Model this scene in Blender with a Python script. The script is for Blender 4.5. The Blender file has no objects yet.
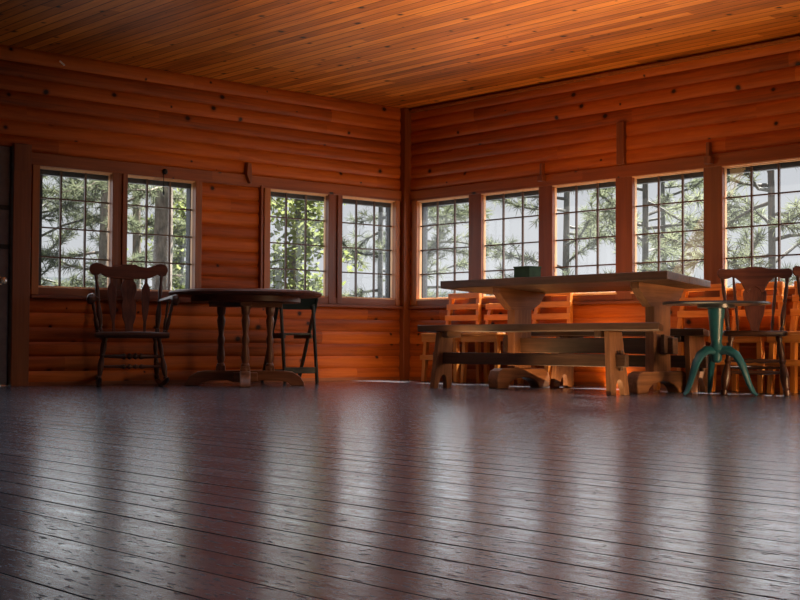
import bpy, bmesh, math, random
from mathutils import Vector, Matrix
random.seed(7)
R = math.radians
PI = math.pi
scene = bpy.context.scene
COL = scene.collection

# ------------------------------------------------------------------ mesh collector
class MB:
    def __init__(s): s.v = []; s.f = []; s.mi = []
    def add(s, vs, fs, M=None, mi=0):
        o = len(s.v)
        for p in vs:
            p = Vector(p)
            s.v.append((M @ p) if M is not None else p)
        for f in fs:
            s.f.append(tuple(i + o for i in f)); s.mi.append(mi)
        return s
    def box(s, x0, x1, y0, y1, z0, z1, M=None, mi=0):
        vs = [(x0,y0,z0),(x1,y0,z0),(x1,y1,z0),(x0,y1,z0),(x0,y0,z1),(x1,y0,z1),(x1,y1,z1),(x0,y1,z1)]
        fs = [(0,3,2,1),(4,5,6,7),(0,1,5,4),(1,2,6,5),(2,3,7,6),(3,0,4,7)]
        return s.add(vs, fs, M, mi)
    def bar(s, a, b, w, h, up=(0,0,1), w2=None, h2=None, mi=0):
        # rectangular bar from a to b: w across, h along "up"
        a = Vector(a); b = Vector(b); d = (b - a).normalized(); up = Vector(up)
        sx = d.cross(up)
        if sx.length < 1e-4: sx = d.cross(Vector((1,0,0)))
        sx.normalize(); uy = sx.cross(d).normalized()
        w2 = w if w2 is None else w2; h2 = h if h2 is None else h2
        vs = []
        for p, ww, hh in ((a, w, h), (b, w2, h2)):
            for i, j in ((-1,-1),(1,-1),(1,1),(-1,1)):
                vs.append(p + sx*(i*ww/2) + uy*(j*hh/2))
        fs = [(0,1,2,3),(7,6,5,4),(0,4,5,1),(1,5,6,2),(2,6,7,3),(3,7,4,0)]
        return s.add(vs, fs, None, mi)
    def prism(s, pts, t0, t1, plane='xz', M=None, mi=0):
        # polygon outline (CCW) extruded t0..t1 along the third axis
        n = len(pts); vs = []
        for t in (t0, t1):
            for a, b in pts:
                vs.append({'xz': (a, t, b), 'yz': (t, a, b), 'xy': (a, b, t)}[plane])
        fs = [tuple(range(n)), tuple(range(2*n-1, n-1, -1))]
        for i in range(n):
            j = (i+1) % n
            fs.append((j, i, n+i, n+j))
        return s.add(vs, fs, M, mi)
    def lathe(s, prof, a=(0,0,0), b=None, seg=14, mi=0):
        # profile [(t, r)] t in 0..1 between a and b
        a = Vector(a); b = Vector(b); d = b - a; L = d.length; d.normalize()
        x = d.orthogonal().normalized(); y = d.cross(x)
        vs = []; fs = []
        for t, r in prof:
            for k in range(seg):
                an = 2*PI*k/seg
                vs.append(a + d*(t*L) + x*(r*math.cos(an)) + y*(r*math.sin(an)))
        m = len(prof)
        for i in range(m-1):
            for k in range(seg):
                k2 = (k+1) % seg
                fs.append((i*seg+k, i*seg+k2, (i+1)*seg+k2, (i+1)*seg+k))
        fs.append(tuple(range(seg-1, -1, -1))); fs.append(tuple((m-1)*seg + k for k in range(seg)))
        return s.add(vs, fs, None, mi)
    def tube(s, pts, rad, seg=8, mi=0, flat=1.0):
        P = [Vector(p) for p in pts]; n = len(P)
        if not hasattr(rad, '__len__'): rad = [rad]*n
        vs = []; fs = []
        d0 = (P[1]-P[0]).normalized(); x = d0.orthogonal().normalized()
        for i in range(n):
            d = (P[min(i+1, n-1)] - P[max(i-1, 0)]).normalized()
            x = (x - d*x.dot(d)).normalized(); y = d.cross(x)
            for k in range(seg):
                an = 2*PI*k/seg
                vs.append(P[i] + x*(rad[i]*math.cos(an)) + y*(rad[i]*flat*math.sin(an)))
        for i in range(n-1):
            for k in range(seg):
                k2 = (k+1) % seg
                fs.append((i*seg+k, i*seg+k2, (i+1)*seg+k2, (i+1)*seg+k))
        fs.append(tuple(range(seg-1, -1, -1))); fs.append(tuple((n-1)*seg + k for k in range(seg)))
        return s.add(vs, fs, None, mi)
    def build(s, name, mats, parent=None, bevel=0, smooth=35, fix=True):
        me = bpy.data.meshes.new(name)
        me.from_pydata([tuple(v) for v in s.v], [], s.f)
        if fix:
            bm = bmesh.new(); bm.from_mesh(me)
            bmesh.ops.recalc_face_normals(bm, faces=bm.faces[:])
            bm.to_mesh(me); bm.free()
        if not isinstance(mats, (list, tuple)): mats = [mats]
        for m in mats: me.materials.append(m)
        if len(mats) > 1:
            for p, i in zip(me.polygons, s.mi): p.material_index = i
        if smooth:
            for p in me.polygons: p.use_smooth = True
            me.set_sharp_from_angle(angle=R(smooth))
        o = bpy.data.objects.new(name, me); COL.objects.link(o)
        if parent is not None: o.parent = parent
        if bevel:
            b = o.modifiers.new('bevel', 'BEVEL'); b.width = bevel; b.segments = 2; b.limit_method = 'ANGLE'; b.angle_limit = R(40)
            b.harden_normals = False
        return o

def tag(o, label, cat, group=None, kind=None):
    o['label'] = label; o['category'] = cat
    if group: o['group'] = group
    if kind: o['kind'] = kind
    return o
def thing(name, label, cat, loc, rz=0, group=None):
    o = bpy.data.objects.new(name, None); COL.objects.link(o)
    o.empty_display_size = .1
    o.location = loc; o.rotation_euler = (0, 0, rz)
    return tag(o, label, cat, group)
def struct(o, label=None):
    o['kind'] = 'structure'
    if label: o['label'] = label
    return o
def copy_tree(o, loc, rz, label, parts=True):
    r = o.copy(); COL.objects.link(r); r.location = loc; r.rotation_euler = (0, 0, rz); r['label'] = label
    for ch in list(o.children):
        c = ch.copy(); COL.objects.link(c); c.parent = r
        for g in list(ch.children):
            d = g.copy(); COL.objects.link(d); d.parent = c
    return r

# ------------------------------------------------------------------ materials
class NT:
    def __init__(s, name):
        s.m = bpy.data.materials.new(name); s.m.use_nodes = True
        s.t = s.m.node_tree; s.t.nodes.clear()
        s.out = s.t.nodes.new('ShaderNodeOutputMaterial')
    def n(s, typ, **kw):
        nd = s.t.nodes.new(typ)
        for k, v in kw.items():
            if k == 'ins':
                for kk, vv in v.items():
                    sock = nd.inputs[kk]
                    if isinstance(vv, bpy.types.NodeSocket): s.t.links.new(vv, sock)
                    else: sock.default_value = vv
            else: setattr(nd, k, v)
        return nd
    def math(s, op, a, b=None, c=None, clamp=False):
        nd = s.t.nodes.new('ShaderNodeMath'); nd.operation = op; nd.use_clamp = clamp
        for i, v in enumerate((a, b, c)):
            if v is None: continue
            if isinstance(v, bpy.types.NodeSocket): s.t.links.new(v, nd.inputs[i])
            else: nd.inputs[i].default_value = v
        return nd.outputs[0]
    def ramp(s, fac, stops):
        nd = s.t.nodes.new('ShaderNodeValToRGB'); e = nd.color_ramp.elements
        while len(e) < len(stops): e.new(.5)
        for el, (p, c) in zip(e, stops):
            el.position = p; el.color = c if len(c) == 4 else (*c, 1)
        s.t.links.new(fac, nd.inputs[0]); return nd.outputs[0]
    def mix(s, fac, a, b, mode='MIX'):
        nd = s.t.nodes.new('ShaderNodeMix'); nd.data_type = 'RGBA'; nd.blend_type = mode
        for sock, v in ((nd.inputs[0], fac), (nd.inputs[6], a), (nd.inputs[7], b)):
            if isinstance(v, bpy.types.NodeSocket): s.t.links.new(v, sock)
            else: sock.default_value = v if not isinstance(v, tuple) or len(v) == 4 else (*v, 1)
        return nd.outputs[2]
    def smooth(s, v, a, b, lo=0., hi=1.):
        nd = s.t.nodes.new('ShaderNodeMapRange'); nd.interpolation_type = 'SMOOTHSTEP'
        s.t.links.new(v, nd.inputs[0])
        for i, x in enumerate((a, b, lo, hi)): nd.inputs[i+1].default_value = x
        return nd.outputs[0]
    def comb(s, x, y, z=0.):
        nd = s.t.nodes.new('ShaderNodeCombineXYZ')
        for i, v in enumerate((x, y, z)):
            if isinstance(v, bpy.types.NodeSocket): s.t.links.new(v, nd.inputs[i])
            else: nd.inputs[i].default_value = v
        return nd.outputs[0]
    def noise(s, vec, scale=1., detail=3., rough=.55, dim='3D', dist=0.):
        nd = s.n('ShaderNodeTexNoise', noise_dimensions=dim)
        s.t.links.new(vec, nd.inputs['Vector'])
        nd.inputs['Scale'].default_value = scale; nd.inputs['Detail'].default_value = detail
        nd.inputs['Roughness'].default_value = rough; nd.inputs['Distortion'].default_value = dist
        return nd.outputs['Fac']
    def white(s, vec):
        nd = s.n('ShaderNodeTexWhiteNoise', noise_dimensions='3D'); s.t.links.new(vec, nd.inputs['Vector'])
        return nd.outputs['Value']
    def obj(s):
        tc = s.t.nodes.new('ShaderNodeTexCoord'); sp = s.t.nodes.new('ShaderNodeSeparateXYZ')
        s.t.links.new(tc.outputs['Object'], sp.inputs[0]); return tc.outputs['Object'], sp.outputs
    def bsdf(s, **kw):
        b = s.t.nodes.new('ShaderNodeBsdfPrincipled')
        for k, v in kw.items():
            sock = b.inputs[k.replace('_', ' ')]
            if isinstance(v, bpy.types.NodeSocket): s.t.links.new(v, sock)
            else: sock.default_value = v if not (isinstance(v, tuple) and len(v) == 3) else (*v, 1)
        s.t.links.new(b.outputs[0], s.out.inputs[0]); return b
    def bump(s, h, strength=.3, dist=.01):
        nd = s.t.nodes.new('ShaderNodeBump'); nd.inputs['Strength'].default_value = strength; nd.inputs['Distance'].default_value = dist
        s.t.links.new(h, nd.inputs['Height']); return nd.outputs[0]

def plank_mat(name, L, I, width, off, c0, c1, c2, rough=.5, knots=True, groove=0., seg_len=3.4, spec=.4, depth=2):
    """boards running along axis L, stacked along axis I"""
    s = NT(name); vec, xyz = s.obj()
    l = xyz[L]; i = xyz[I]; third = xyz[3-L-I]
    u = s.math('DIVIDE', s.math('ADD', i, off), width)
    idx = s.math('FLOOR', u); fr = s.math('FRACT', u)
    rnd = s.white(s.comb(idx, 3.3, 1.7))
    seg = s.math('FLOOR', s.math('DIVIDE', s.math('ADD', l, s.math('MULTIPLY', rnd, 9.)), seg_len))
    tone = s.white(s.comb(idx, seg, 7.1))
    ln = s.math('ADD', l, s.math('MULTIPLY', tone, 31.))
    g = s.noise(s.comb(s.math('MULTIPLY', ln, 1.6), s.math('MULTIPLY', i, 26.), s.math('MULTIPLY', third, 26.)), 1., 5., .62, dist=.6)
    big = s.noise(s.comb(s.math('MULTIPLY', ln, .8), s.math('MULTIPLY', i, 5.), 0.), 1., 2.)
    v = s.math('ADD', s.math('MULTIPLY', g, .62), s.math('ADD', s.math('MULTIPLY', tone, .30), s.math('MULTIPLY', big, .25)))
    col = s.ramp(v, [(.28, c0), (.55, c1), (.82, c2)])
    if knots:
        k = 3.1
        vo = s.n('ShaderNodeTexVoronoi', voronoi_dimensions='2D', feature='F1')
        s.t.links.new(s.comb(s.math('ADD', s.math('MULTIPLY', l, k), s.math('MULTIPLY', rnd, 53.)),
                             s.math('ADD', s.math('MULTIPLY', fr, width*k*1.2), s.math('MULTIPLY', idx, 5.37))), vo.inputs['Vector'])
        vo.inputs['Scale'].default_value = 1.
        d = s.math('ADD', vo.outputs['Distance'], s.math('MULTIPLY', s.math('SUBTRACT', g, .5), .05))
        kv = s.n('ShaderNodeSeparateColor'); s.t.links.new(vo.outputs['Color'], kv.inputs[0])
        ks = s.math('MULTIPLY', s.math('SUBTRACT', kv.outputs[0], .30, clamp=True), 1.5)
        d = s.math('DIVIDE', d, s.math('ADD', ks, .02))
        halo = s.smooth(d, .17, .06); core = s.smooth(d, .10, .045)
        col = s.mix(s.math('MULTIPLY', halo, .55), col, (c0[0]*.7, c0[1]*.5, c0[2]*.5))
        col = s.mix(s.math('MULTIPLY', core, .93), col, (.006, .003, .002))
    h = g
    if groove:
        e = s.math('MINIMUM', fr, s.math('SUBTRACT', 1., fr))
        gm = s.smooth(e, groove*.35, groove)      # 0 in groove
        col = s.mix(s.math('SUBTRACT', 1., gm), col, (.008, .004, .003))
        h = s.math('ADD', s.math('MULTIPLY', g, .12), s.math('MULTIPLY', gm, 1.))
    s.bsdf(Base_Color=col, Roughness=rough, Specular_IOR_Level=spec, Normal=s.bump(h, .35, .006))
    return s.m

_wood = {}
def wood(kind, ax='z'):
    key = (kind, ax)
    if key in _wood: return _wood[key]
    P = {
     'walnut':   ((.012,.005,.003), (.045,.017,.009), (.10,.038,.02), .36, .4),
     'mahogany': ((.022,.007,.004), (.085,.026,.013), (.16,.055,.028), .42, .35),
     'oak':      ((.06,.022,.01), (.17,.07,.032), (.30,.14,.07), .38, .5),
     'timber':   ((.085,.034,.014), (.20,.084,.034), (.33,.15,.066), .5, .4),
     'timberdk': ((.036,.018,.010), (.076,.037,.020), (.135,.068,.039), .45, .4),
     'pine':     ((.36,.10,.014), (.62,.215,.035), (.78,.33,.07), .42, .4),
    }[kind]
    s = NT(kind + '_' + ax); vec, xyz = s.obj(); i = 'xyz'.index(ax); o = [k for k in range(3) if k != i]
    inf = s.t.nodes.new('ShaderNodeObjectInfo').outputs['Random']
    l = s.math('ADD', s.math('MULTIPLY', xyz[i], 2.2), s.math('MULTIPLY', inf, 17.))
    g = s.noise(s.comb(l, s.math('MULTIPLY', xyz[o[0]], 38.), s.math('MULTIPLY', xyz[o[1]], 38.)), 1., 5., .6, dist=.5)
    b = s.noise(vec, 5., 2.)
    v = s.math('ADD', s.math('MULTIPLY', g, .7), s.math('MULTIPLY', b, .35))
    col = s.ramp(v, [(.3, P[0]), (.52, P[1]), (.78, P[2])])
    s.bsdf(Base_Color=col, Roughness=P[3], Specular_IOR_Level=P[4], Normal=s.bump(g, .2, .003))
    _wood[key] = s.m; return s.m

def paint(name, c, rough=.4, metal=0., var=.25, spec=.5):
    s = NT(name); vec, xyz = s.obj()
    n = s.noise(vec, 14., 5., .65)
    col = s.ramp(n, [(.3, tuple(x*(1-var) for x in c)), (.7, tuple(min(1, x*(1+var)) for x in c))])
    s.bsdf(Base_Color=col, Roughness=rough, Metallic=metal, Specular_IOR_Level=spec, Normal=s.bump(n, .12, .003))
    return s.m

W = .1174   # log course height
W0, W1, W2 = (.105,.020,.003), (.31,.063,.006), (.50,.120,.014)
m_wall_l = plank_mat('varnished_log_left', 0, 2, W, 0., W0, W1, W2, rough=.5, spec=.2)
m_wall_r = plank_mat('varnished_log_right', 1, 2, W, 0., W0, W1, W2, rough=.5, spec=.2)
m_ceil = plank_mat('ceiling_boards', 1, 0, .105, .03, (.12,.028,.003), (.45,.128,.013), (.74,.26,.037), rough=.5, spec=.2, groove=.06, seg_len=4.2)
m_trim_x = plank_mat('trim_board_x', 0, 2, .31, .07, (.085,.018,.003), (.19,.043,.007), (.29,.074,.013), rough=.42)
m_trim_y = plank_mat('trim_board_y', 1, 2, .31, .07, (.085,.018,.003), (.19,.043,.007), (.29,.074,.013), rough=.42)
m_trim_z = plank_mat('trim_post', 2, 0, .4, .1, (.065,.015,.004), (.15,.036,.008), (.23,.062,.014), rough=.42, knots=False)
m_casing = plank_mat('window_casing', 2, 0, .4, .1, (.14,.036,.006), (.26,.076,.013), (.38,.125,.026), rough=.4, knots=False)

def floor_mat():
    s = NT('worn_floor_paint'); vec, xyz = s.obj(); l = xyz[1]; i = xyz[0]; w = .118
    u = s.math('DIVIDE', s.math('ADD', i, .04), w); idx = s.math('FLOOR', u); fr = s.math('FRACT', u)
    rnd = s.white(s.comb(idx, 5.3, 2.)); seg = s.math('FLOOR', s.math('DIVIDE', s.math('ADD', l, s.math('MULTIPLY', rnd, 11.)), 3.7))
    tone = s.white(s.comb(idx, seg, 1.3))
    g = s.noise(s.comb(s.math('MULTIPLY', l, 5.), s.math('MULTIPLY', i, 75.), tone), 1., 5., .65, dist=.4)
    wear = s.noise(vec, 1.1, 5., .65); wear2 = s.noise(vec, 9., 4., .7)
    g2 = s.noise(s.comb(s.math('MULTIPLY', l, 3.2), s.math('MULTIPLY', i, 24.), 5.), 1., 4., .7)
    wr = s.math('ADD', s.math('ADD', s.math('MULTIPLY', wear, .25), s.math('MULTIPLY', g2, .3)), s.math('ADD', s.math('MULTIPLY', g, .4), s.math('MULTIPLY', tone, .14)))
    col = s.ramp(wr, [(.3, (.030,.032,.039)), (.54, (.076,.078,.094)), (.78, (.165,.162,.184))])
    # chips and scratches along the boards
    ch = s.noise(s.comb(s.math('MULTIPLY', l, 22.), s.math('MULTIPLY', i, 95.), 3.), 1., 5., .62)
    chip = s.smooth(ch, .57, .66)
    ch2 = s.noise(s.comb(s.math('MULTIPLY', l, 5.), s.math('MULTIPLY', i, 30.), 8.), 1., 4., .65)
    chip = s.math('MAXIMUM', chip, s.smooth(ch2, .67, .72))
    col = s.mix(s.math('MULTIPLY', chip, .8), col, (.010,.008,.009))
    e = s.math('MULTIPLY', s.math('MINIMUM', fr, s.math('SUBTRACT', 1., fr)), w)
    wide = s.math('ADD', .0012, s.math('MULTIPLY', s.white(s.comb(s.math('ROUND', u), 9., 4.)), .0036))
    gap = s.math('SUBTRACT', 1., s.math('DIVIDE', e, wide), clamp=True)
    gapm = s.smooth(gap, .0, .45)
    col = s.mix(gapm, col, (.003,.002,.002))
    rough = s.math('ADD', .14, s.math('ADD', s.math('MULTIPLY', wear2, .12), s.math('MULTIPLY', chip, .2)))
    rough = s.math('ADD', rough, s.math('ADD', s.math('MULTIPLY', gapm, .4), s.math('MULTIPLY', s.math('SUBTRACT', g2, .5), .30)))
    spec = s.math('MULTIPLY', s.math('SUBTRACT', 1., s.math('MAXIMUM', gapm, s.math('MULTIPLY', chip, .6))), .42)
    h = s.math('ADD', s.math('MULTIPLY', g, .55), s.math('SUBTRACT', s.math('ADD', s.math('MULTIPLY', s.noise(vec, 38., 4., .6), .45), s.math('MULTIPLY', tone, .3)), s.math('ADD', s.math('MULTIPLY', gapm, 1.0), s.math('MULTIPLY', chip, .5))))
    s.bsdf(Base_Color=col, Roughness=rough, Specular_IOR_Level=spec, Normal=s.bump(h, .17, .004))
    return s.m
m_floor = floor_mat()

def glass_mat():
    s = NT('veiled_window_glass')
    t = s.n('ShaderNodeBsdfTransparent', ins={'Color': (.95,.97,.97,1)})
    g = s.n('ShaderNodeBsdfGlossy', ins={'Color': (1,1,1,1), 'Roughness': .03})
    d = s.n('ShaderNodeBsdfTranslucent', ins={'Color': (.8,.83,.85,1)})
    vec, xyz = s.obj()
    veil = s.math('ADD', .0, s.math('MULTIPLY', s.noise(vec, 3., 4.), .03))  # small translucent share imitates the milky glare over the panes
    lw = s.n('ShaderNodeLayerWeight', ins={'Blend': .5}); fr = s.math('ADD', .03, s.math('MULTIPLY', s.math('POWER', lw.outputs['Facing'], 5.), .6))
    m1 = s.n('ShaderNodeMixShader', ins={0: veil, 1: t.outputs[0], 2: d.outputs[0]})
    m2 = s.n('ShaderNodeMixShader', ins={0: fr, 1: m1.outputs[0], 2: g.outputs[0]})
    s.t.links.new(m2.outputs[0], s.out.inputs[0]); return s.m
m_glass = glass_mat()
m_sash_lit = plank_mat('sash_lit_edge', 2, 0, .4, .1, (.40,.20,.09), (.60,.33,.16), (.72,.44,.24), rough=.4, knots=False)  # wood paled to paint in the daylit line around the opening
m_muntin = paint('muntin_dark', (.07,.035,.02), .5)
m_jamb = paint('outer_frame_grey', (.030,.034,.040), .7)
m_door = paint('door_greyed', (.115,.10,.105), .5)
m_iron = paint('black_iron', (.012,.012,.013), .4, .6)
m_brass = paint('knob_metal', (.5,.48,.45), .25, .9)
m_teal = paint('teal_paint', (.009,.070,.090), .35, .0, .3)
m_green = paint('dark_green_paint', (.008,.022,.022), .38)
m_black = paint('dark_tabletop', (.02,.021,.024), .3)
m_box = paint('green_canvas', (.03,.085,.04), .8)
m_white = paint('white_chip', (.75,.72,.62), .6)

# ------------------------------------------------------------------ room shell
H = 2.7
def log_panel(mb, axis, a0, a1, z0, z1, thick=.13, bulge=.017):
    """one stretch of log siding: face bulges into the room, flat at the back (outside)"""
    prof = []
    n = 10
    c0 = int(math.floor(z0/W + 1e-6)); c1 = int(math.ceil(z1/W - 1e-6))
    for c in range(c0, c1):
        for k in range(n):
            t = k/n; z = (c + t)*W
            prof.append((z, bulge*(1 - abs(2*t - 1)**3.2)))
    prof.append((c1*W, 0.))
    prof = [(min(max(z, z0), z1), d) for z, d in prof if z0 - W/n < z < z1 + W/n]
    pts = [(-d, z) for z, d in prof] + [(thick, prof[-1][0]), (thick, prof[0][0])]
    m = len(pts); vs = []; fs = []
    for a in (a0, a1):
        for d, z in pts:
            vs.append((a, d, z) if axis == 'x' else (d, a, z))
    fs.append(tuple(range(m))); fs.append(tuple(range(2*m-1, m-1, -1)))
    for i in range(m):
        j = (i+1) % m; fs.append((i, j, m+j, m+i))
    mb.add(vs, fs)
ZB, ZT = .80, 1.755            # glass opening
LW = [(-3.97,-3.304), (-3.171,-2.488), (-1.692,-1.005), (-.847,-.161)]
RW = [(-.910,-.176), (-1.808,-1.071), (-2.693,-1.965), (-3.592,-2.864), (-4.491,-3.763), (-5.39,-4.662)]
zlo, zhi = W*6, W*15 + .06      # .704 / 1.82
DOOR0, DOOR1 = -5.05, -4.20
mb = MB()
log_panel(mb, 'x', -12., DOOR0-.05, 0, H)
log_panel(mb, 'x', DOOR0-.05, DOOR1, 1.90, H)
log_panel(mb, 'x', DOOR1, 0, 0, zlo)
log_panel(mb, 'x', DOOR1, 0, zhi, H)
log_panel(mb, 'x', DOOR1, LW[0][0]-.05, zlo, zhi)
log_panel(mb, 'x', LW[1][1]+.055, LW[2][0]-.055, zlo, zhi)
log_panel(mb, 'x', LW[3][1]+.045, .0, zlo, zhi)
struct(mb.build('wall_left', m_wall_l, smooth=50))
mb = MB()
log_panel(mb, 'y', -12., 0, 0, zlo)
log_panel(mb, 'y', -12., 0, zhi, H)
log_panel(mb, 'y', -12., RW[5][0]-.03, zlo, zhi)
log_panel(mb, 'y', RW[0][1]+.06, .13, zlo, zhi)
struct(mb.build('wall_right', m_wall_r, smooth=50))
mb = MB(); mb.box(-12., .16, -14., .16, -.12, 0)
struct(mb.build('floor', m_floor, smooth=0))
mb = MB(); mb.box(-12., .3, -14., .3, H, H+.1)
struct(mb.build('ceiling', m_ceil, smooth=0))
# unseen sides of the hall, plain boards with openings
m_back = paint('hall_far_boards', (.16,.06,.022), .6)
mb = MB()
mb.box(-12.1, -12., -14., .13, 0, .8); mb.box(-12.1, -12., -14., .13, 2.0, H)
for y in (-14., -11.2, -8.4, -5.6, -2.8, -.2): mb.box(-12.1, -12., y, min(y+2.84, .13), .8, 2.0)
struct(mb.build('wall_west', m_back, smooth=0))
mb = MB()
mb.box(-12.1, .13, -14.1, -14., 0, .8); mb.box(-12.1, .13, -14.1, -14., 2.0, H)
for x in (-12., -9.6, -7.2, -4.8, -2.4, -.3): mb.box(x, x+(2.42 if x < -5 else 1.9), -14.1, -14., .8, 2.0)
struct(mb.build('wall_south', m_back, smooth=0))
mb = MB(); mb.box(0, .13, -14., -12., 0, H)
struct(mb.build('wall_right_end', m_back, smooth=0))

# trims
def trim(n, mb, m, bevel=.004, label=None): return struct(mb.build('trim_%d' % n, m, bevel=bevel), label)
trim(1, MB().box(-.095, 0, -.08, .0, 0, H), m_trim_z)                              # corner post
trim(2, MB().box(DOOR1+.02, -.095, -.036, .02, ZT+.012, ZT+.115), m_trim_x)        # header left
trim(3, MB().box(-.022, .02, -9., -.08, ZT+.012, ZT+.115), m_trim_y)               # header right
trim(4, MB().box(DOOR1+.16, -.095, -.029, .02, ZB-.075, ZB-.012).box(DOOR1+.16, -.095, -.062, .0, ZB-.10, ZB-.075), m_trim_x)   # sill left
trim(5, MB().box(-.012, .02, -9., -.08, ZB-.075, ZB-.012).box(-.045, .0, -9., -.08, ZB-.10, ZB-.075), m_trim_y)
k = 6
for a, b in ((LW[0][1], LW[1][0]), (LW[2][1], LW[3][0])):                          # posts between left windows: two casings, dark gap
    mb = MB(); c = (a+b)/2
    mb.box(a-.004, c-.022, -.034, .034, ZB-.07, ZT+.02).box(c+.022, b+.004, -.034, .034, ZB-.07, ZT+.02).box(c-.022, c+.022, -.02, .034, ZB-.07, ZT+.02)
    trim(k, mb, m_trim_z); k += 1
for (b0, b1), (a0, a1) in zip(RW[:-1], RW[1:]):                                     # posts between right windows
    mb = MB(); mb.box(-.016, .034, a1-.004, b0+.004, ZB-.07, ZT+.045)
    trim(k, mb, m_trim_z); k += 1
for x0, x1 in ((LW[0][0]-.06, LW[0][0]+.004), (LW[1][1]-.004, LW[1][1]+.06), (LW[2][0]-.065, LW[2][0]+.004), (LW[3][1]-.004, LW[3][1]+.05)):
    trim(k, MB().box(x0, x1, -.034, .034, ZB-.07, ZT+.03), m_casing); k += 1
trim(k, MB().box(-.022, .034, RW[0][1]-.004, RW[0][1]+.07, ZB-.07, ZT+.03), m_casing); k += 1
trim(k, MB().box(LW[2][0]-.115, LW[2][0]-.09, -.05, .0, ZB-.07, ZT+.03), m_trim_z); k += 1
trim(k, MB().box(DOOR1, DOOR1+.15, -.055, .05, 0, 1.925), m_trim_z); k += 1         # post beside the door
trim(k, MB().box(-.05, 0, -12., -.08, H-.05, H-.028), m_casing, 0); k += 1          # cornice strip right
trim(k, MB().box(-.022, 0, -12., -.08, 0, .03), m_trim_y, 0); k += 1
trim(k, MB().box(DOOR1+.15, -.095, -.028, 0, 0, .03), m_trim_x, 0); k += 1

# eaves outside
trim(k, MB().box(.13, .28, -12., .28, H-.16, H-.005), m_jamb, 0); k += 1
trim(k, MB().box(-12., .13, .13, .28, H-.16, H-.005), m_jamb, 0); k += 1

# door at the far left
d = MB().box(DOOR0, DOOR1-.008, -.005, .05, .012, 1.895)
door = struct(d.build('door_1', m_door, bevel=.003))
MB().box(DOOR0+.1, DOOR1-.012, -.016, -.004, 1.395, 1.43).build('hinge', m_iron, door, bevel=.003)
MB().box(DOOR0+.1, DOOR1-.012, -.016, -.004, 1.085, 1.12).build('hinge', m_iron, door, bevel=.003)
MB().lathe([(0,.03),(.12,.032),(.16,.013),(.5,.013),(.6,.026),(.8,.032),(.95,.026),(1,.008)], (-4.278,-.004,.829), (-4.278,-.075,.829)).build('knob', m_brass, door)

# windows
def window(n, axis, a0, a1, jambs, pull=False):
    def B(mb, p0, p1, d0, d1, z0, z1):
        if axis == 'x': mb.box(p0, p1, d0, d1, z0, z1)
        else: mb.box(d0, d1, p0, p1, z0, z1)
    t = .013
    mb = MB()                                # sash, pale colour stands in for daylight on its inner lip
    B(mb, a0-.03, a0+t*.5, .015, .045, ZB-.03, ZT+.03); B(mb, a1-t*.5, a1+.03, .015, .045, ZB-.03, ZT+.03)
    B(mb, a0, a1, .015, .045, ZT-t*.4, ZT+.03); B(mb, a0, a1, .015, .045, ZB-.03, ZB+t*.4)
    B(mb, a0-.01, a1+.01, -.02, .02, ZB-.02, ZB-.004)
    B(mb, a0-.01, a1+.01, -.015, .02, ZT+.002, ZT+.014)
    fr = struct(mb.build('window_%d' % n, m_sash_lit, bevel=.002))
    mb = MB()
    for k in (1, 2):
        c = a0 + (a1-a0)*k/3; B(mb, c-.0075, c+.0075, .028, .046, ZB, ZT)
    for k in (1, 2, 3):
        c = ZB + (ZT-ZB)*k/4; B(mb, a0, a1, .026, .044, c-.006, c+.006)
    mb.build('muntin_grid', m_muntin, fr, smooth=0)
    mb = MB()
    mb.add([(a0,.037,ZB),(a1,.037,ZB),(a1,.037,ZT),(a0,.037,ZT)] if axis == 'x' else [(.037,a0,ZB),(.037,a1,ZB),(.037,a1,ZT),(.037,a0,ZT)], [(0,1,2,3)])
    mb.build('glass_pane', m_glass, fr, smooth=0)
    mb = MB()
    B(mb, a0-.03, a1+.03, .06, .11, ZT-.045, ZT+.08)
    B(mb, a0-.03, a1+.03, .06, .11, ZB-.1, ZB-.02)
    for sd in jambs:
        if sd < 0: B(mb, a0-.04, a0+.085, .085, .11, ZB-.05, ZT+.05)
        else: B(mb, a1-.0, a1+.07, .07, .13, ZB-.05, ZT+.05)
    mb.build('outer_frame', m_jamb, fr, smooth=0)
    if pull:
        c = (a0*.48+a1*.52)
        MB().lathe([(0,.022),(.5,.026),(1,.014)], (c,-.037,ZT+.065), (c,-.062,ZT+.065)).build('latch', m_iron, fr)
        MB().tube([(c-.008,-.04,ZT+.05),(c-.012,-.045,ZT-.03),(c-.012,-.045,ZT-.10)], .0035, 6).lathe([(0,.006),(.5,.010),(1,.006)], (c-.012,-.045,ZT-.10), (c-.012,-.045,ZT-.14)).build('latch_pull', m_iron, fr)
    return fr
window(1, 'x', *LW[0], (-1,)); window(2, 'x', *LW[1], (1,), True)
window(3, 'x', *LW[2], ()); window(4, 'x', *LW[3], (1,))
for i, w in enumerate(RW): window(5+i, 'y', *w, (1,) if i == 0 else ())

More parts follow.
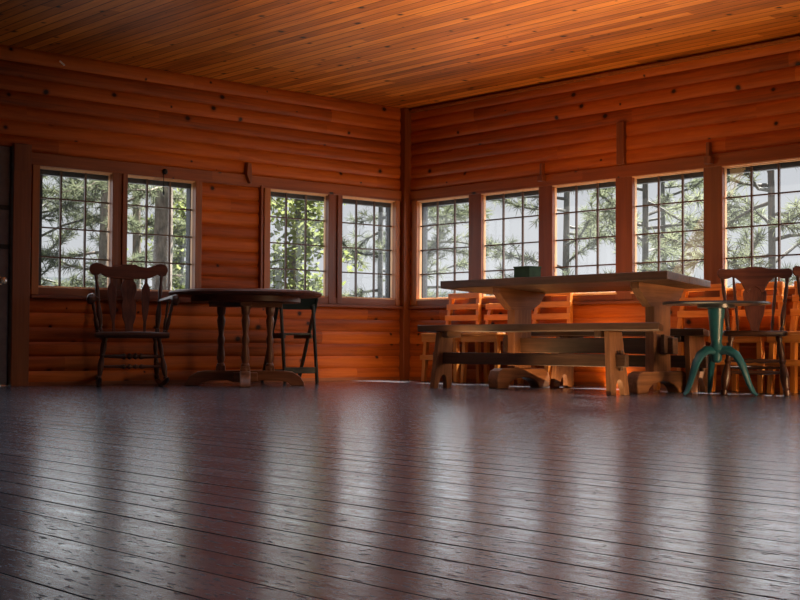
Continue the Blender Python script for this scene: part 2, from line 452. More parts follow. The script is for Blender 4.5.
# small things fixed on the walls
tag(MB().prism([(-.028,-.02),(.006,-.095),(.022,-.095),(.026,.02),(.02,.085),(-.02,.095)], -.075, -.02, 'xz', Matrix.Translation((-1.953,0,1.885))).build('wall_peg', m_trim_z, bevel=.004),
    'small carved wooden peg on the log wall between the window pairs', 'peg')
tag(MB().box(-.05, -.01, -2.805, -2.725, 1.875, 2.235).build('wall_block', m_trim_z, bevel=.004),
    'tall upright board fixed on the log wall above the third right window post', 'block')
tag(MB().box(-.075, -.03, -1.905, -1.84, 1.81, 1.86).box(-.055, -.01, -1.88, -1.85, 1.86, 1.975).build('wall_bracket', m_trim_z, bevel=.004),
    'small wooden bracket above the post between the second and third right windows', 'bracket', 'brackets above the window posts')
tag(MB().box(-.075, -.03, -3.70, -3.635, 1.79, 1.85).box(-.055, -.01, -3.67, -3.64, 1.85, 1.965).build('wall_bracket', m_trim_z, bevel=.004),
    'small wooden bracket above the window post behind the dark press-back chair', 'bracket', 'brackets above the window posts')
tag(MB().bar((-3.81,-.033,2.635), (-3.765,-.035,2.605), .012, .012).build('wall_hook', m_white, bevel=.002),
    'tiny pale hook high on the left log wall under the ceiling', 'hook')

# ------------------------------------------------------------------ furniture
CAMA = R(-41.3)
TURN = [(0,.62),(.04,.75),(.08,.75),(.10,.5),(.14,.72),(.2,.85),(.3,1.),(.42,.8),(.52,.55),(.56,.8),(.60,.55),(.70,.75),(.8,.7),(.88,.5),(.92,.72),(.96,.72),(1,.55)]
def turned(mb, a, b, r, seg=12): return mb.lathe([(t, q*r) for t, q in TURN], a, b, seg)
def mirror(pts): return pts + [(-x, z) for x, z in reversed(pts) if abs(x) > 1e-6]

# --- rocking chair ------------------------------------------------
def rocking_chair(loc, rz):
    t = thing('rocking_chair', 'dark wooden rocking chair with scrolled crest and arms in front of left windows', 'rocking chair', loc, rz)
    M = wood('walnut', 'x'); MZ = wood('walnut', 'z'); MR = wood('mahogany', 'x'); MRZ = wood('mahogany', 'z')
    zs = .43
    # seat: saddle slab with rolled front
    seat = MB().prism(mirror([(0,-.25),(.20,-.255),(.275,-.23),(.295,-.12),(.28,.1),(.255,.22),(.15,.245),(0,.245)][::-1])[::-1] , zs-.045, zs, 'xy')
    so = seat.build('seat', M, t, bevel=.014)
    MB().tube([(-.28,-.25,zs-.02),(0,-.268,zs-.015),(.28,-.25,zs-.02)], .022, 10).build('seat_roll', M, so)
    def back(z):           # y of the back plane
        return .20 + (z-zs)*.24
    # crest with scroll ears
    up = [(0,1.000),(.062,.998),(.075,.985),(.115,.978),(.155,.975),(.19,.985),(.225,1.002),(.262,1.010),(.295,1.002),(.318,.978),(.322,.945),(.308,.915),(.28,.900),(.25,.905),(.232,.918),(.215,.905),(.19,.89),(.12,.878),(0,.872)]
    rest = [(-x, z) for x, z in reversed(up) if x > 1e-6]
    out = up + rest
    sh = Matrix(((1,0,0,0),(0,1,.24,.20-.43*.24),(0,0,1,0),(0,0,0,1)))
    MB().prism(out, -.014, .014, 'xz', sh).build('crest_rail', MR, t, bevel=.006)
    # back posts
    for s in (-1, 1):
        a = (s*.225, back(zs)-.01, zs-.01); b = (s*.268, back(.91), .915)
        turned(MB(), a, b, .024).build('back_post', MZ, t)
    # arrow spindles and the wide middle splat
    for x in (-.145, .145):
        q = [(-.012,zs),(-.012,.52),(-.026,.60),(-.034,.72),(-.034,.80),(-.012,.845),(-.010,.89),(.010,.89),(.012,.845),(.034,.80),(.034,.72),(.026,.60),(.012,.52),(.012,zs)]
        MB().prism([(x*(.85+.3*(z-zs))+p, z) for p, z in q], -.007, .007, 'xz', sh).build('back_spindle', MRZ, t, bevel=.003)
    q = [(-.03,zs),(-.035,.50),(-.055,.56),(-.06,.66),(-.045,.72),(-.065,.78),(-.062,.83),(-.04,.86),(-.04,.89),(.04,.89),(.04,.86),(.062,.83),(.065,.78),(.045,.72),(.06,.66),(.055,.56),(.035,.50),(.03,zs)]
    MB().prism(q, -.007, .007, 'xz', sh).build('back_splat', MRZ, t, bevel=.003)
    # arms
    for s in (-1, 1):
        arm = MB().tube([(s*.252,back(.70),.70),(s*.285,.10,.705),(s*.315,-.06,.715),(s*.325,-.18,.712),(s*.325,-.245,.695)], [.02,.024,.028,.034,.036], 10, flat=.6)
        arm.lathe([(0,.012),(.15,.034),(.4,.042),(.7,.042),(.9,.03),(1,.01)], (s*.293,-.245,.688), (s*.362,-.245,.688), 14)
        ao = arm.build('armrest', M, t)
        turned(MB(), (s*.262,-.15,zs-.01), (s*.318,-.19,.70), .019).build('arm_support', MZ, ao)
        turned(MB(), (s*.265,.03,zs-.01), (s*.298,.03,.70), .015).build('arm_support', MZ, ao)
    # legs
    F = {}
    for s in (-1, 1):
        for f, y0, y1 in ((0,-.18,-.235), (1,.16,.24)):
            a = Vector((s*.205,y0,zs-.03)); b = Vector((s*(.262 if f == 0 else .235),y1,.05)); F[s, f] = (a, b)
            turned(MB(), b, a, .025).build('leg', MZ, t)
    for z, r in ((.24,.017),(.16,.013)):
        pt = lambda s, f: F[s,f][1].lerp(F[s,f][0], (z-.05)/(zs-.08))
        mbs = MB(); a, b = pt(-1,0), pt(1,0)
        mbs.lathe([(0,.6*r),(.1,.8*r),(.3,r),(.36,1.5*r),(.40,.8*r),(.45,1.6*r),(.5,.8*r),(.55,1.6*r),(.60,.8*r),(.64,1.5*r),(.7,r),(.9,.8*r),(1,.6*r)], a, b, 10).build('stretcher', M, t)
    for s in (-1, 1):
        a = F[s,0][1].lerp(F[s,0][0], .35); b = F[s,1][1].lerp(F[s,1][0], .35)
        MB().lathe([(0,.009),(.5,.015),(1,.009)], a, b, 10).build('stretcher', M, t)
        pts = []
        for k in range(13):
            u = -1 + 2*k/12; y = .02 + .42*u
            pts.append((s*(.262-.03*(u+1)/2), y, .022 + .055*u*u*(1.25 if u > 0 else 1.)))
        MB().tube(pts, [.006]+[.020]+[.022]*9+[.018]+[.006], 8).build('rocker', M, t)
    return t
rocking_chair((-3.37,-.46,0), R(-26))

# --- round pedestal table ----------------------------------------
def round_table(loc, rz):
    t = thing('round_table', 'round dark dining table on four turned columns standing near the left wall', 'table', loc, rz)
    MT = wood('mahogany', 'x'); MC = wood('oak', 'z'); MF = wood('oak', 'x'); MFy = wood('oak', 'y')
    zt = .782; r = .63
    top = MB().lathe([(0,.50),(.0,r-.03),(.18,r-.008),(.5,r),(.78,r-.012),(.95,r-.05),(1,r-.09),(1,.02)], (0,0,zt-.05), (0,0,zt), 64)
    top.build('tabletop', MT, t)
    MB().lathe([(0,.43),(0,.45),(1,.45),(1,.43)], (0,0,zt-.098), (0,0,zt-.048), 40).build('apron', MT, t, bevel=.004)
    MB().box(-.30,.30,-.045,.045,zt-.135,zt-.095).box(-.045,.045,-.30,.30,zt-.134,zt-.096).build('bearer', MF, t, bevel=.006)
    P = [(0,.040),(.05,.040),(.06,.03),(.10,.034),(.13,.024),(.2,.034),(.30,.030),(.40,.021),(.45,.03),(.5,.03),(.56,.020),(.66,.026),(.78,.035),(.86,.024),(.89,.034),(.93,.036),(1,.036)]
    for x, y in ((-.2,0),(.2,0),(0,-.2),(0,.2)):
        mb = MB().lathe(P, (x,y,.12), (x,y,zt-.13), 16).box(x-.036,x+.036,y-.036,y+.036,.10,.165)
        mb.build('column', MC, t, bevel=.003)
    foot = [(-.02,.125),(.30,.125),(.37,.115),(.43,.08),(.465,.025),(.468,0),(.36,0),(.33,.028),(.26,.045),(.12,.045),(.08,.03),(-.02,.03)]
    for a in range(4):
        Mx = Matrix.Rotation(a*PI/2, 4, 'Z')
        MB().prism([(x+.02, z) for x, z in foot][::-1], -.042, .042, 'xz', Mx).build('foot', MF if a % 2 == 0 else MFy, t, bevel=.006)
    MB().box(-.10,.10,-.10,.10,.035,.11).build('hub', MF, t, bevel=.006)
    return t
round_table((-2.53,-.86,0), R(-35))

# --- folding chair ------------------------------------------------
def folding_chair(loc, rz):
    t = thing('folding_chair', 'dark green wooden folding chair beside the round table', 'chair', loc, rz)
    w = .178; G = m_green
    # front at -Y (sitting direction); seen from behind
    for s in (-1, 1):
        MB().bar((s*w,.0,.765), (s*w,-.43,.0), .022, .040, (0,1,.6)).build('back_rail', G, t, bevel=.004)
        MB().bar((s*(w-.026),-.035,.70), (s*(w-.026),.075,.0), .022, .036, (0,1,.2)).build('rear_leg', G, t, bevel=.004)
        MB().lathe([(0,.012),(1,.012)], (s*(w+.014),-.04,.685), (s*(w-.045),-.04,.685), 10).build('pivot', m_iron, t)
    MB().bar((-w,-.040,.705), (w,-.040,.705), .016, .115, (0,.48,.86)).build('back_slat', G, t, bevel=.004)
    mb = MB()
    for k in range(5):
        y = -.40 + k*.078; mb.box(-w+.045, w-.045, y, y+.071, .425, .443)
    mb.box(-w+.04,-w+.06,-.4,.0,.395,.43).box(w-.06,w-.04,-.4,.0,.395,.43)
    mb.build('seat', G, t, bevel=.003)
    MB().bar((-w,-.375,.10), (w,-.375,.10), .02, .035).build('stretcher', G, t, bevel=.003)
    MB().bar((-w+.03,.055,.115), (w-.03,.055,.115), .02, .055).build('stretcher', G, t, bevel=.003)
    return t
folding_chair((-1.73,-.52,0), R(165))

# --- trestle table ------------------------------------------------
def arch(x0, x1, h, n=8, base=0.):
    c = (x0+x1)/2; r = (x1-x0)/2
    return [(c - r*math.cos(PI*k/n), base + h*math.sin(PI*k/n)) for k in range(n+1)]
def skew_top(x0, x1, y0, y1, z, th, skew, drop, planks, gap=.004):
    """board top running along y; the end at y0 is cut at an angle and the far boards sag a little"""
    mb = MB(); wd = (x1-x0)/planks
    for k in range(planks):
        xa = x0 + k*wd + (gap/2 if k else 0); xb = x0 + (k+1)*wd - (gap/2 if k < planks-1 else 0)
        vs = []
        for zz in (-th, 0):
            for x, y in ((xa,y0),(xb,y0),(xb,y1),(xa,y1)):
                f = (x-x0)/(x1-x0)
                yy = y + (skew*f if y == y0 else skew*.3*f)
                vs.append((x, yy, z + zz*(1-.15*f) - drop*f))
        mb.add(vs, [(0,3,2,1),(4,5,6,7),(0,1,5,4),(1,2,6,5),(2,3,7,6),(3,0,4,7)])
    return mb
def trestle_table(loc):
    t = thing('trestle_table', 'long rustic plank trestle table by the right windows', 'table', loc)
    T = wood('timber','y'); TX = wood('timber','x'); TZ = wood('timber','z'); TD = wood('timberdk','y')
    zt = .872; w2 = .36; L0, L1 = -1.16, 1.16
    skew_top(-w2, w2, L0, L1, zt, .062, .15, .044, 2, .0006).build('tabletop', TD, t, bevel=.005)
    for yc in (-.80, .60):
        # bearer with sloped ends
        MB().prism([(-.27,zt-.066),(-.27,zt-.11),(-.13,zt-.24),(.11,zt-.24),(.20,zt-.19),(.27,zt-.10),(.27,zt-.10)][:6]+[(.27,zt-.098)], yc-.04, yc+.04, 'xz').build('bearer', TX, t, bevel=.006)
        MB().box(-.10, .10, yc-.04, yc+.04, .14, zt-.235).build('post', TZ, t, bevel=.006)
        f = [(-.30,0),(-.18,0)] + arch(-.18,.18,.085)[1:-1] + [(.18,0),(.30,0),(.305,.09),(.28,.14),(.24,.158),(-.24,.158),(-.28,.14),(-.305,.09)]
        MB().prism(f, yc-.055, yc+.055, 'xz').build('foot', TX, t, bevel=.008)
    MB().box(-.03,.03,-.96,.76,.285,.405).build('stretcher', wood('timberdk','y'), t, bevel=.005)
    for y in (-.895, .695):
        MB().prism([(-.07,.29),(.07,.31),(.07,.40),(-.07,.43)], y-.016, y+.016, 'xz').build('wedge', wood('timberdk','x'), t, bevel=.004)
    return t
trestle_table((-.95,-3.06,0))

def bench(loc, L, label, zt, wd, splay=.05, skew=.12, drop=.014, legs=None):
    t = thing('bench', label, 'bench', loc, 0, 'plank benches beside the trestle table')
    T = wood('timberdk','y'); TX = wood('timber','x'); TZ = wood('timber','z'); w2 = wd/2
    skew_top(-w2, w2, -L/2, L/2, zt, .052, skew, drop, 1).build('seat', T, t, bevel=.005)
    legs = legs or (-L/2+.36, L/2-.22)
    for yc, s in zip(legs, (-1, 1)):
        o = [(-w2+.0,0),(-.045,0)] + arch(-.045,.045,.11)[1:-1] + [(.045,0),(w2-.0,0),(w2-.03,zt-.055),(-w2+.03,zt-.055)]
        sh = Matrix(((1,0,0,0),(0,1,-s*splay/zt,yc+s*splay),(0,0,1,0),(0,0,0,1)))
        MB().prism(o, -.024, .024, 'xz', sh).build('leg', TZ, t, bevel=.005)
        MB().box(-w2+.025, w2-.025, yc-s*.075-.03, yc-s*.075+.03, zt-.10, zt-.05).build('cleat', wood('timberdk','x'), t, bevel=.004)
    zs = zt*.50
    MB().box(-.022,.022,legs[0]-.13,legs[1]+.12,zs-.055,zs+.035).build('stretcher', wood('timberdk','y'), t, bevel=.005)
    for y in (legs[0]-.075, legs[1]+.07):
        MB().prism([(-.012,zs-.08),(.012,zs-.08),(.014,zs+.06),(-.014,zs+.06)], y-.013, y+.013, 'xz').build('wedge', wood('timberdk','z'), t, bevel=.003)
    return t
bench((-1.60,-3.25,0), 2.40, 'plank bench in front of the long trestle table', .502, .20, legs=(-.72,.98))
bench((-.63,-3.26,0), 1.72, 'plank bench behind the long trestle table, near the wall', .475, .24, legs=(-.68,.58))

# --- slat-back pine chairs along the right wall -------------------
def slat_chair(loc, rz, label, backh=.83, group='pine slat-back chairs along the right wall'):
    t = thing('slat_chair', label, 'chair', loc, rz, group)
    Z = wood('pine','z'); X = wood('pine','x'); Y = wood('pine','y')
    w = .20; zs = .455
    for s in (-1, 1):
        MB().bar((s*(w+.02),-.155,0), (s*w,-.14,zs-.02), .042, .042, (0,1,0)).build('leg', Z, t, bevel=.004)
        MB().bar((s*(w+.015),.145,0), (s*w,.13,zs), .042, .042, (0,1,0)).bar((s*(w+.015),.13,zs-.01), (s*(w-.025),.172,backh), .042, .036, (0,1,0)).build('leg', Z, t, bevel=.004)
        MB().box(s*w-.014, s*w+.014, -.14, .13, zs-.075, zs-.02).build('side_rail', Y, t, bevel=.003)
        MB().box(s*(w+.008)-.012, s*(w+.008)+.012, -.15, .135, .20, .24).build('stretcher', Y, t, bevel=.003)
    MB().box(-w-.03, w+.03, -.18, -.152, zs-.082, zs-.022).build('front_rail', X, t, bevel=.003)
    MB().box(-w-.055, w+.055, -.178, -.146, .205, .25).build('stretcher', X, t, bevel=.003)
    mb = MB()
    for k in range(4):
        mb.box(-w-.035, w+.035, -.188+k*.085, -.188+k*.085+.081, zs-.022, zs)
    mb.build('seat', X, t, bevel=.003)
    n = 3 if backh > .78 else 2
    for k in range(n):
        z = (.60, .705, backh-.022)[k] if n == 3 else (.60, backh-.03)[k]
        f = (z-zs)/.375; y = .128 + .045*f - .022; ww = w + .035 - .03*f
        MB().box(-ww, ww, y-.010, y+.010, z-.026, z+.026).build('back_slat', X, t, bevel=.003)
    return t
A = slat_chair((-.22,-.905,0), R(-90), 'pine slat-back chair nearest the corner post, at the left end of the trestle table')
slat_chair((-.22,-1.43,0), R(-90), 'low-backed pine slat chair behind the left end of the trestle table', .73)
copy_tree(A, (-.22,-2.03,0), R(-90), 'pine slat-back chair half hidden behind the trestle table, under the green box')
copy_tree(A, (-.22,-3.62,0), R(-90), 'pine slat-back chair behind the teal pedestal table')
copy_tree(A, (-.22,-4.14,0), R(-90), 'pine slat-back chair seen through the spindles of the dark press-back chair')
copy_tree(A, (-.22,-4.655,0), R(-90), 'pine slat-back chair seen between the two dark press-back chairs')

# --- teal pedestal table -----------------------------------------
def pedestal_table(loc, rz):
    t = thing('pedestal_table', 'small round cafe table with teal cast iron tripod base', 'table', loc, rz)
    zt = .650
    MB().lathe([(0,.30),(0,.365),(.35,.37),(1,.365),(1,.01)], (0,0,zt-.018), (0,0,zt), 56).build('tabletop', m_black, t)
    MB().lathe([(0,.06),(.2,.13),(1,.13),(1,.05)], (0,0,zt-.045), (0,0,zt-.018), 24).build('top_plate', m_black, t)
    MB().lathe([(0,.018),(.03,.034),(.10,.040),(.18,.040),(.24,.052),(.30,.047),(.36,.036),(.5,.042),(.75,.050),(.93,.058),(1,.058)], (0,0,.23), (0,0,zt-.045), 20).build('pedestal', m_teal, t)
    for k in range(3):
        a = R(90 + 120*k + 11)
        pts = []
        for (q, z) in ((.03,.315),(.085,.318),(.14,.285),(.18,.225),(.205,.16),(.23,.09),(.262,.03),(.285,.012)):
            pts.append((q*math.cos(a), q*math.sin(a), z))
        MB().tube(pts, [.036,.036,.033,.029,.025,.022,.017,.011], 10, flat=.7).build('leg', m_teal, t)
    return t
pedestal_table((-1.10,-4.48,0), R(-55))

# --- dark press-back chairs --------------------------------------
def press_chair(loc, rz):
    t = thing('press_back_chair', 'dark press-back chair with spindles and broad splat behind the teal pedestal table', 'chair', loc, rz, 'dark press-back chairs')
    MX = wood('mahogany','x'); MZ = wood('mahogany','z'); D = wood('walnut','x'); DZ = wood('walnut','z')
    zs = .455
    pts = [(0,-.21),(.17,-.21),(.215,-.18),(.225,-.05),(.205,.13),(.17,.195),(0,.205)]
    out = pts + [(-x, y) for x, y in reversed(pts) if x > 1e-6]
    MB().prism(out, zs-.038, zs, 'xy').build('seat', D, t, bevel=.012)
    sh = Matrix(((1,0,0,0),(0,1,.22,.165-zs*.22),(0,0,1,0),(0,0,0,1)))
    up = [(0,.930),(.05,.928),(.085,.918),(.13,.914),(.17,.912),(.21,.913),(.242,.918),(.264,.905),(.268,.875),(.255,.848),(.225,.838),(.19,.842),(.165,.852),(.135,.845),(.10,.815),(.085,.785),(.07,.755),(.062,.74)]
    lo = [(.045,.735),(.03,.765),(0,.782)]
    half = up + lo
    out = half + [(-x, z) for x, z in reversed(half) if x > 1e-6]
    MB().prism(out, -.013, .013, 'xz', sh).build('crest_rail', MX, t, bevel=.006)
    q = [(.03,zs),(.035,.50),(.062,.57),(.078,.66),(.085,.73),(.075,.757)]
    half = q + [(.045,.737),(.03,.766),(0,.784)]
    out = half + [(-x, z) for x, z in reversed(half) if x > 1e-6]
    MB().prism(out, -.008, .008, 'xz', sh).build('back_splat', MZ, t, bevel=.003)
    yb = lambda z: .165 + (z-zs)*.22
    for s in (-1, 1):
        turned(MB(), (s*.185,yb(zs),zs-.01), (s*.232,yb(.85),.855), .021).build('back_post', DZ, t)
        MB().lathe([(0,.009),(.2,.012),(.3,.009),(.5,.014),(.7,.009),(.8,.012),(1,.007)], (s*.118,yb(zs),zs-.01), (s*.152,yb(.85),.86), 10).build('back_spindle', DZ, t)
    F = {}
    for s in (-1, 1):
        for f, y0, y1, r in ((0,-.145,-.21,.034),(1,.13,.20,.024)):
            a = Vector((s*.16,y0,zs-.03)); b = Vector((s*.215,y1,0)); F[s,f] = (a, b)
            turned(MB(), b, a, r).build('leg', DZ, t)
    for z in (.16, .24):
        a = F[-1,0][1].lerp(F[-1,0][0], z/.42); b = F[1,0][1].lerp(F[1,0][0], z/.42)
        MB().lathe([(0,.008),(.2,.012),(.4,.018),(.5,.012),(.6,.018),(.8,.012),(1,.008)], a, b, 10).build('stretcher', D, t)
    for s in (-1, 1):
        a = F[s,0][1].lerp(F[s,0][0], .42); b = F[s,1][1].lerp(F[s,1][0], .42)
        MB().lathe([(0,.008),(.5,.014),(1,.008)], a, b, 10).build('stretcher', D, t)
    a = F[-1,1][1].lerp(F[-1,1][0], .45); b = F[1,1][1].lerp(F[1,1][0], .45)
    MB().lathe([(0,.008),(.5,.013),(1,.008)], a, b, 10).build('stretcher', D, t)
    return t
pc = press_chair((-.665,-4.50,0), R(-56))
copy_tree(pc, (-.57,-5.09,0), R(-52), 'dark press-back chair cut off by the right edge of the photo')

# --- green box on the table ---------------------------------------
gb = thing('storage_box', 'small dark green box standing on the long trestle table', 'box', (-.90,-2.50,.872-.044*.57+.003), 0)
MB().box(-.07,.07,-.085,.085,0,.012).box(-.07,-.063,-.085,.085,.01,.125).box(.063,.07,-.085,.085,.01,.125).box(-.07,.07,-.085,-.078,.01,.125).box(-.07,.07,.078,.085,.01,.125).build('body', m_box, gb, bevel=.003)
MB().box(-.074,.074,-.089,.089,.122,.136).build('lid', m_box, gb, bevel=.003)

# ------------------------------------------------------------------ outside
def leaf_mat(name, c, c2, tr=.5):
    s = NT(name); vec, xyz = s.obj()
    n = s.noise(vec, 2.2, 3.)
    col = s.ramp(n, [(.3, c), (.7, c2)])
    d = s.n('ShaderNodeBsdfDiffuse', ins={'Color': col}); t = s.n('ShaderNodeBsdfTranslucent', ins={'Color': col})
    m = s.n('ShaderNodeMixShader', ins={0: tr, 1: d.outputs[0], 2: t.outputs[0]})
    s.t.links.new(m.outputs[0], s.out.inputs[0]); return s.m
def bark_mat(name, c, c2):
    s = NT(name); vec, xyz = s.obj()
    n = s.noise(s.comb(s.math('MULTIPLY', xyz[0], 16.), s.math('MULTIPLY', xyz[1], 16.), s.math('MULTIPLY', xyz[2], 6.)), 1., 5., .7)
    col = s.ramp(n, [(.35, c), (.65, c2)])
    s.bsdf(Base_Color=col, Roughness=.9, Normal=s.bump(n, .8, .03)); return s.m
m_needle = leaf_mat('pine_needles', (.10,.125,.085), (.21,.235,.15))  # grey-green lightened, milky glare over the view put into the colour
m_needle2 = leaf_mat('pine_needles_hazed', (.16,.20,.14), (.30,.33,.22))  # paler still, more of that glare haze in the colour
m_leaf = leaf_mat('broad_leaves', (.11,.15,.05), (.30,.34,.14), .55)
m_bark = bark_mat('pine_bark', (.10,.085,.075), (.30,.25,.22))
m_bark2 = bark_mat('grey_bark', (.07,.075,.08), (.16,.16,.16))
m_ground = leaf_mat('forest_floor', (.022,.025,.014), (.05,.05,.03), 0.)
m_hill = leaf_mat('far_hills', (.055,.065,.075), (.07,.08,.09), 0.)  # blue-grey, distance haze put into the colour

def fbox(mb, c, d, L, w):
    """one thin leaf blade"""
    d = d.normalized(); s = d.cross(Vector((random.uniform(-1,1),random.uniform(-1,1),random.uniform(-1,1))))
    if s.length < 1e-3: return
    s.normalize()
    mb.add([c - s*w*.5, c + s*w*.5, c + d*L*.6 + s*w*.4, c + d*L, c + d*L*.6 - s*w*.4], [(0,1,2,3,4)])
def pine(name, loc, r, h, seed, label, bark, needle, z0=.9, z1=4.2, nb=26, blen=1.7, clump=34, lean=0., group='pines outside the windows', blades=.15):
    random.seed(seed)
    t = thing(name, label, 'tree', loc, 0, group)
    pts = [(lean*z/4 + .03*math.sin(z*.9+seed), .03*math.cos(z*.7+seed), z) for z in [k*h/12-.4*(k == 0) for k in range(13)]]
    MB().tube(pts, [r*(1.15 if k == 0 else 1-.65*k/12) for k in range(13)], 12).build('trunk', bark, t, smooth=60)
    br = MB(); nd = MB()
    for b in range(nb):
        z = z0 + (z1-z0)*b/nb + random.uniform(-.06,.06); an = random.uniform(0, 2*PI)
        L = blen*random.uniform(.55,1.1); d = Vector((math.cos(an), math.sin(an), random.uniform(-.25,.35)))
        p = Vector((lean*z/4, 0, z)); P = [p.copy()]
        for k in range(6):
            d = (d + Vector((random.uniform(-.35,.35), random.uniform(-.35,.35), random.uniform(-.2,.25)))).normalized()
            p = p + d*(L/6); P.append(p.copy())
            if k >= 1:
                tw = [(p, d)]
                for q in range(2):
                    d2 = (d + Vector((random.uniform(-1,1), random.uniform(-1,1), random.uniform(-.4,.6)))*.9).normalized()
                    e = p + d2*random.uniform(.12,.32); br.tube([p, (p+e)/2 + Vector((0,0,.01)), e], [.006,.005,.004], 4); tw.append((e, d2))
                for e, d2 in tw:
                    for q in range(clump):
                        dd = d2*.6 + Vector((random.gauss(0,1), random.gauss(0,1), random.gauss(0,.9)))*.55
                        fbox(nd, e - d2*random.uniform(0,.10), dd, blades*random.uniform(.7,1.2), .009)
        br.tube(P, [.024*(1-.75*k/6) for k in range(7)], 6)
    br.build('branches', bark, t, smooth=60)
    nd.build('needles', needle, t, smooth=0, fix=False)
    return t
def broadleaf(loc, seed, label, nb=46, blen=1.6, z0=.2, z1=3.4, leaf=.085):
    random.seed(seed)
    t = thing('leafy_tree', label, 'tree', loc, 0)
    MB().tube([(0,0,-.4),(.03,.02,.8),(-.02,.04,1.8),(.03,0,2.8),(0,0,3.8)], [.09,.075,.06,.045,.02], 10).build('trunk', m_bark2, t, smooth=60)
    br = MB(); lf = MB()
    for b in range(nb):
        z = z0 + (z1-z0)*b/nb; an = random.uniform(0,2*PI); d = Vector((math.cos(an), math.sin(an), random.uniform(-.1,.6)))
        p = Vector((0,0,z)); P = [p.copy()]; L = blen*random.uniform(.5,1.1)*(1-.35*b/nb)
        for k in range(6):
            d = (d + Vector((random.uniform(-.35,.35), random.uniform(-.35,.35), random.uniform(-.25,.2)))).normalized()
            p = p + d*(L/6); P.append(p.copy())
            for q in range(15):
                e = p + Vector((random.gauss(0,.11), random.gauss(0,.11), random.gauss(0,.10)))
                fbox(lf, e, Vector((random.gauss(0,1), random.gauss(0,1), random.gauss(-.3,.7))), leaf*random.uniform(.7,1.3), leaf*.62)
        br.tube(P, [.016*(1-.7*k/6) for k in range(7)], 5)
    br.build('branches', m_bark2, t, smooth=60)
    lf.build('leaves', m_leaf, t, smooth=0, fix=False)
    return t
GZ = -.6
# left side
pine('pine_tree', (.85,7.6,GZ), .092, 8.5, 11, 'straight brown pine trunk in the right half of the left-most window', m_bark, m_needle, nb=16, z0=1.6, blen=1.2)
pine('pine_tree', (.36,5.2,GZ), .15, 9., 12, 'thickest brown pine trunk, in the window behind the rocking chair', m_bark, m_needle, nb=8, z0=3.0, blen=1.2)
pine('pine_tree', (1.72,8.2,GZ), .08, 8.5, 13, 'slimmer brown pine trunk just left of the thickest trunk', m_bark, m_needle, nb=18, z0=1.2, blen=1.2)
pine('pine_tree', (.50,9.4,GZ), .06, 8., 14, 'thin grey pine trunk in the middle of the left-most window', m_bark2, m_needle, nb=40, z0=1.6, z1=4.6, blen=2.0)
broadleaf((2.1,4.6,GZ), 15, 'leafy green tree outside the window above the round table', blen=1.3)
broadleaf((3.3,9.4,GZ), 25, 'green broadleaf tree at the right edge of the rocking chair window', nb=40, blen=1.2)
pine('pine_tree', (3.97,5.0,GZ), .048, 8., 16, 'dark grey pine trunk in the window left of the corner post', m_bark2, m_needle, nb=11, z0=1.0, z1=3.2, blen=1.4)
# right side
pine('pine_tree', (6.2,6.5,GZ), .06, 8., 17, 'pine with thick needle clumps in the window right of the corner post', m_bark2, m_needle, nb=24, z0=1.9, z1=4.6, blen=1.5)
pine('pine_tree', (6.0,3.21,GZ), .06, 8., 18, 'grey pine with forked branches in the middle right-wall window', m_bark2, m_needle, nb=19, z0=.9, z1=4.4, blen=1.35)
pine('pine_tree', (5.0,.98,GZ), .05, 8., 19, 'slender pale pine in the window above the trestle table end', m_bark2, m_needle2, nb=24, z0=.9, z1=4.2, blen=1.5)
pine('pine_tree', (4.4,-1.3,GZ), .05, 8., 20, 'bushy pine in the right-most visible window above the press-back chair', m_bark2, m_needle, nb=30, z0=.7, z1=4.0, blen=1.6)
pine('pine_tree', (9.6,4.2,GZ), .05, 8., 21, 'distant pale pine between the two middle right-wall trunks', m_bark2, m_needle2, nb=24, z0=.8, z1=4.6, blen=1.5)
struct(MB().box(-60, 90, -60, 90, GZ-.4, GZ).build('ground', m_ground, smooth=0))
hl = MB(); N = 70; random.seed(3)
vs = []; fs = []
for k in range(N+1):
    a = R(-50 + 190*k/N); r0 = 150
    hgt = 6.6 + .9*math.sin(k*.33) + .9*math.sin(k*.9+1) + random.uniform(-.35,.35)
    vs += [(r0*math.cos(a), r0*math.sin(a), GZ-1), (1.02*r0*math.cos(a), 1.02*r0*math.sin(a), hgt*.9), (1.03*r0*math.cos(a), 1.03*r0*math.sin(a), hgt)]
    if k: fs += [(3*k-3, 3*k, 3*k+1, 3*k-2), (3*k-2, 3*k+1, 3*k+2, 3*k-1)]
hl.add(vs, fs); struct(hl.build('hills', m_hill, smooth=60))

# ------------------------------------------------------------------ light
w = bpy.data.worlds.new('sky'); scene.world = w; w.use_nodes = True
nt = w.node_tree; bg = nt.nodes['Background']
tc = nt.nodes.new('ShaderNodeTexCoord'); sp = nt.nodes.new('ShaderNodeSeparateXYZ'); rp = nt.nodes.new('ShaderNodeValToRGB')
nt.links.new(tc.outputs['Generated'], sp.inputs[0]); nt.links.new(sp.outputs[2], rp.inputs[0]); nt.links.new(rp.outputs[0], bg.inputs[0])
rp.color_ramp.elements[0].position = 0.; rp.color_ramp.elements[0].color = (.66,.665,.69,1)
rp.color_ramp.elements[1].position = .5; rp.color_ramp.elements[1].color = (.60,.63,.70,1)
bg.inputs[1].default_value = 1.0

def lamp(name, typ, loc, direction, power, color, size=None, sizey=None, spread=None):
    l = bpy.data.lights.new(name, typ); l.energy = power; l.color = color
    if typ == 'AREA':
        l.shape = 'RECTANGLE'; l.size = size; l.size_y = sizey or size
        if spread: l.spread = spread
    o = bpy.data.objects.new(name, l); COL.objects.link(o); o.location = loc
    o.rotation_euler = Vector(direction).to_track_quat('-Z', 'Y').to_euler()
    return o
sun = lamp('sun', 'SUN', (20,-4,40), (-.47,.06,-.88), 32., (1.,.93,.82)); sun.data.angle = R(.6)
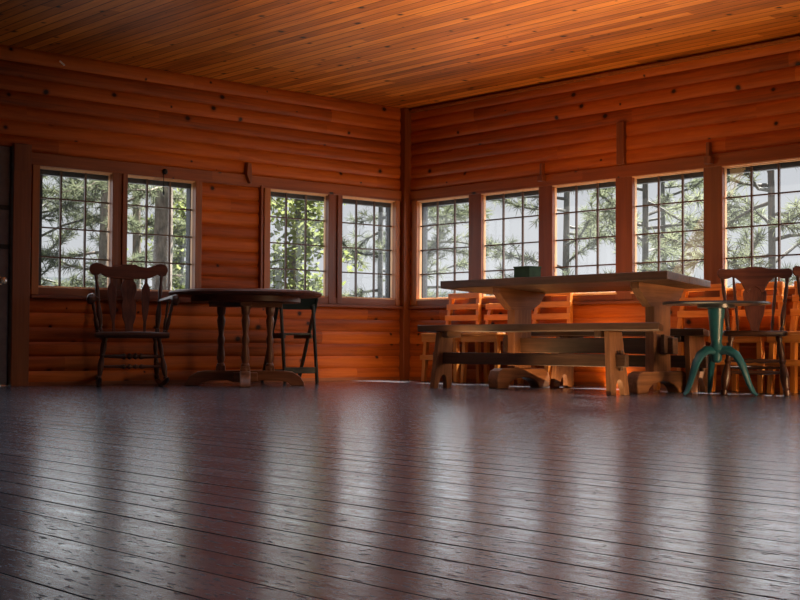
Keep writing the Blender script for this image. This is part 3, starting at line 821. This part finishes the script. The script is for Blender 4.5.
# daylight through the window openings
for a0, a1 in RW:
    lamp('window_daylight', 'AREA', (.24,(a0+a1)/2,(ZB+ZT)/2), (-1,0,.10), 5.6, (.94,.95,1.), .72, .93)
for a0, a1 in LW:
    lamp('window_daylight', 'AREA', ((a0+a1)/2,.24,(ZB+ZT)/2), (0,-1,.05), 3., (.94,.95,1.), .67, .93)

lamp('floor_bounce', 'AREA', (-1.7,-4.2,.03), (.18,0,1), 80., (1.,.70,.37), 1.9, 4.8, R(104))
lamp('floor_fill', 'AREA', (-4.6,-5.4,2.64), (0,0,-1), 104., (.86,.88,1.), 8., 8.5, R(110))  # added cool fill to lift the floor tone, no fixture up there
lamp('left_wall_fill', 'AREA', (-2.1,-3.3,1.55), (0,1,.14), 1.2, (1.,.72,.42), 2.6, .25, R(46))  # added unseen lamp that brightens the upper left wall
lamp('sunlit_floor_bounce', 'AREA', (-.62,-2.6,.03), (.35,0,1), 14., (1.,.56,.24), .35, 4.9)
lamp('sunlit_bench_bounce', 'AREA', (-.44,-2.7,.52), (.75,0,.6), 13., (1.,.50,.16), .25, 4.3)
lamp('sunlit_floor_bounce', 'AREA', (-.75,-.55,.05), (-.1,1,.35), 3.5, (1.,.62,.34), .9, .3)
lamp('sunlit_floor_bounce', 'AREA', (-1.15,-7.4,.45), (.10,1,-.06), 13., (1.,.60,.30), 1.0, .6, R(60))
# ------------------------------------------------------------------ camera
cd = bpy.data.cameras.new('camera'); cam = bpy.data.objects.new('camera', cd); COL.objects.link(cam)
fw = Vector((.66085369,.74976014,.0336471)); rt = Vector((.75005579,-.66135314,.00532257)); upv = Vector((-.02624326,-.02171976,.9994196))
M = Matrix((rt, upv, -fw)).transposed().to_4x4(); M.translation = Vector((-8.948826,-10.065168,.337488))
cam.matrix_world = M
cd.sensor_width = 36; cd.lens = 1352.10257*36/800; cd.clip_end = 800; cd.clip_start = .05
scene.camera = cam
scene.view_settings.view_transform = 'Standard'
scene.view_settings.look = 'None'
scene.view_settings.exposure = 0.
scene.cycles.use_denoising = True
scene.cycles.max_bounces = 12
scene.cycles.diffuse_bounces = 6
scene.cycles.transparent_max_bounces = 16
scene.cycles.sample_clamp_indirect = 6.
scene.cycles.caustics_reflective = False
scene.cycles.caustics_refractive = False
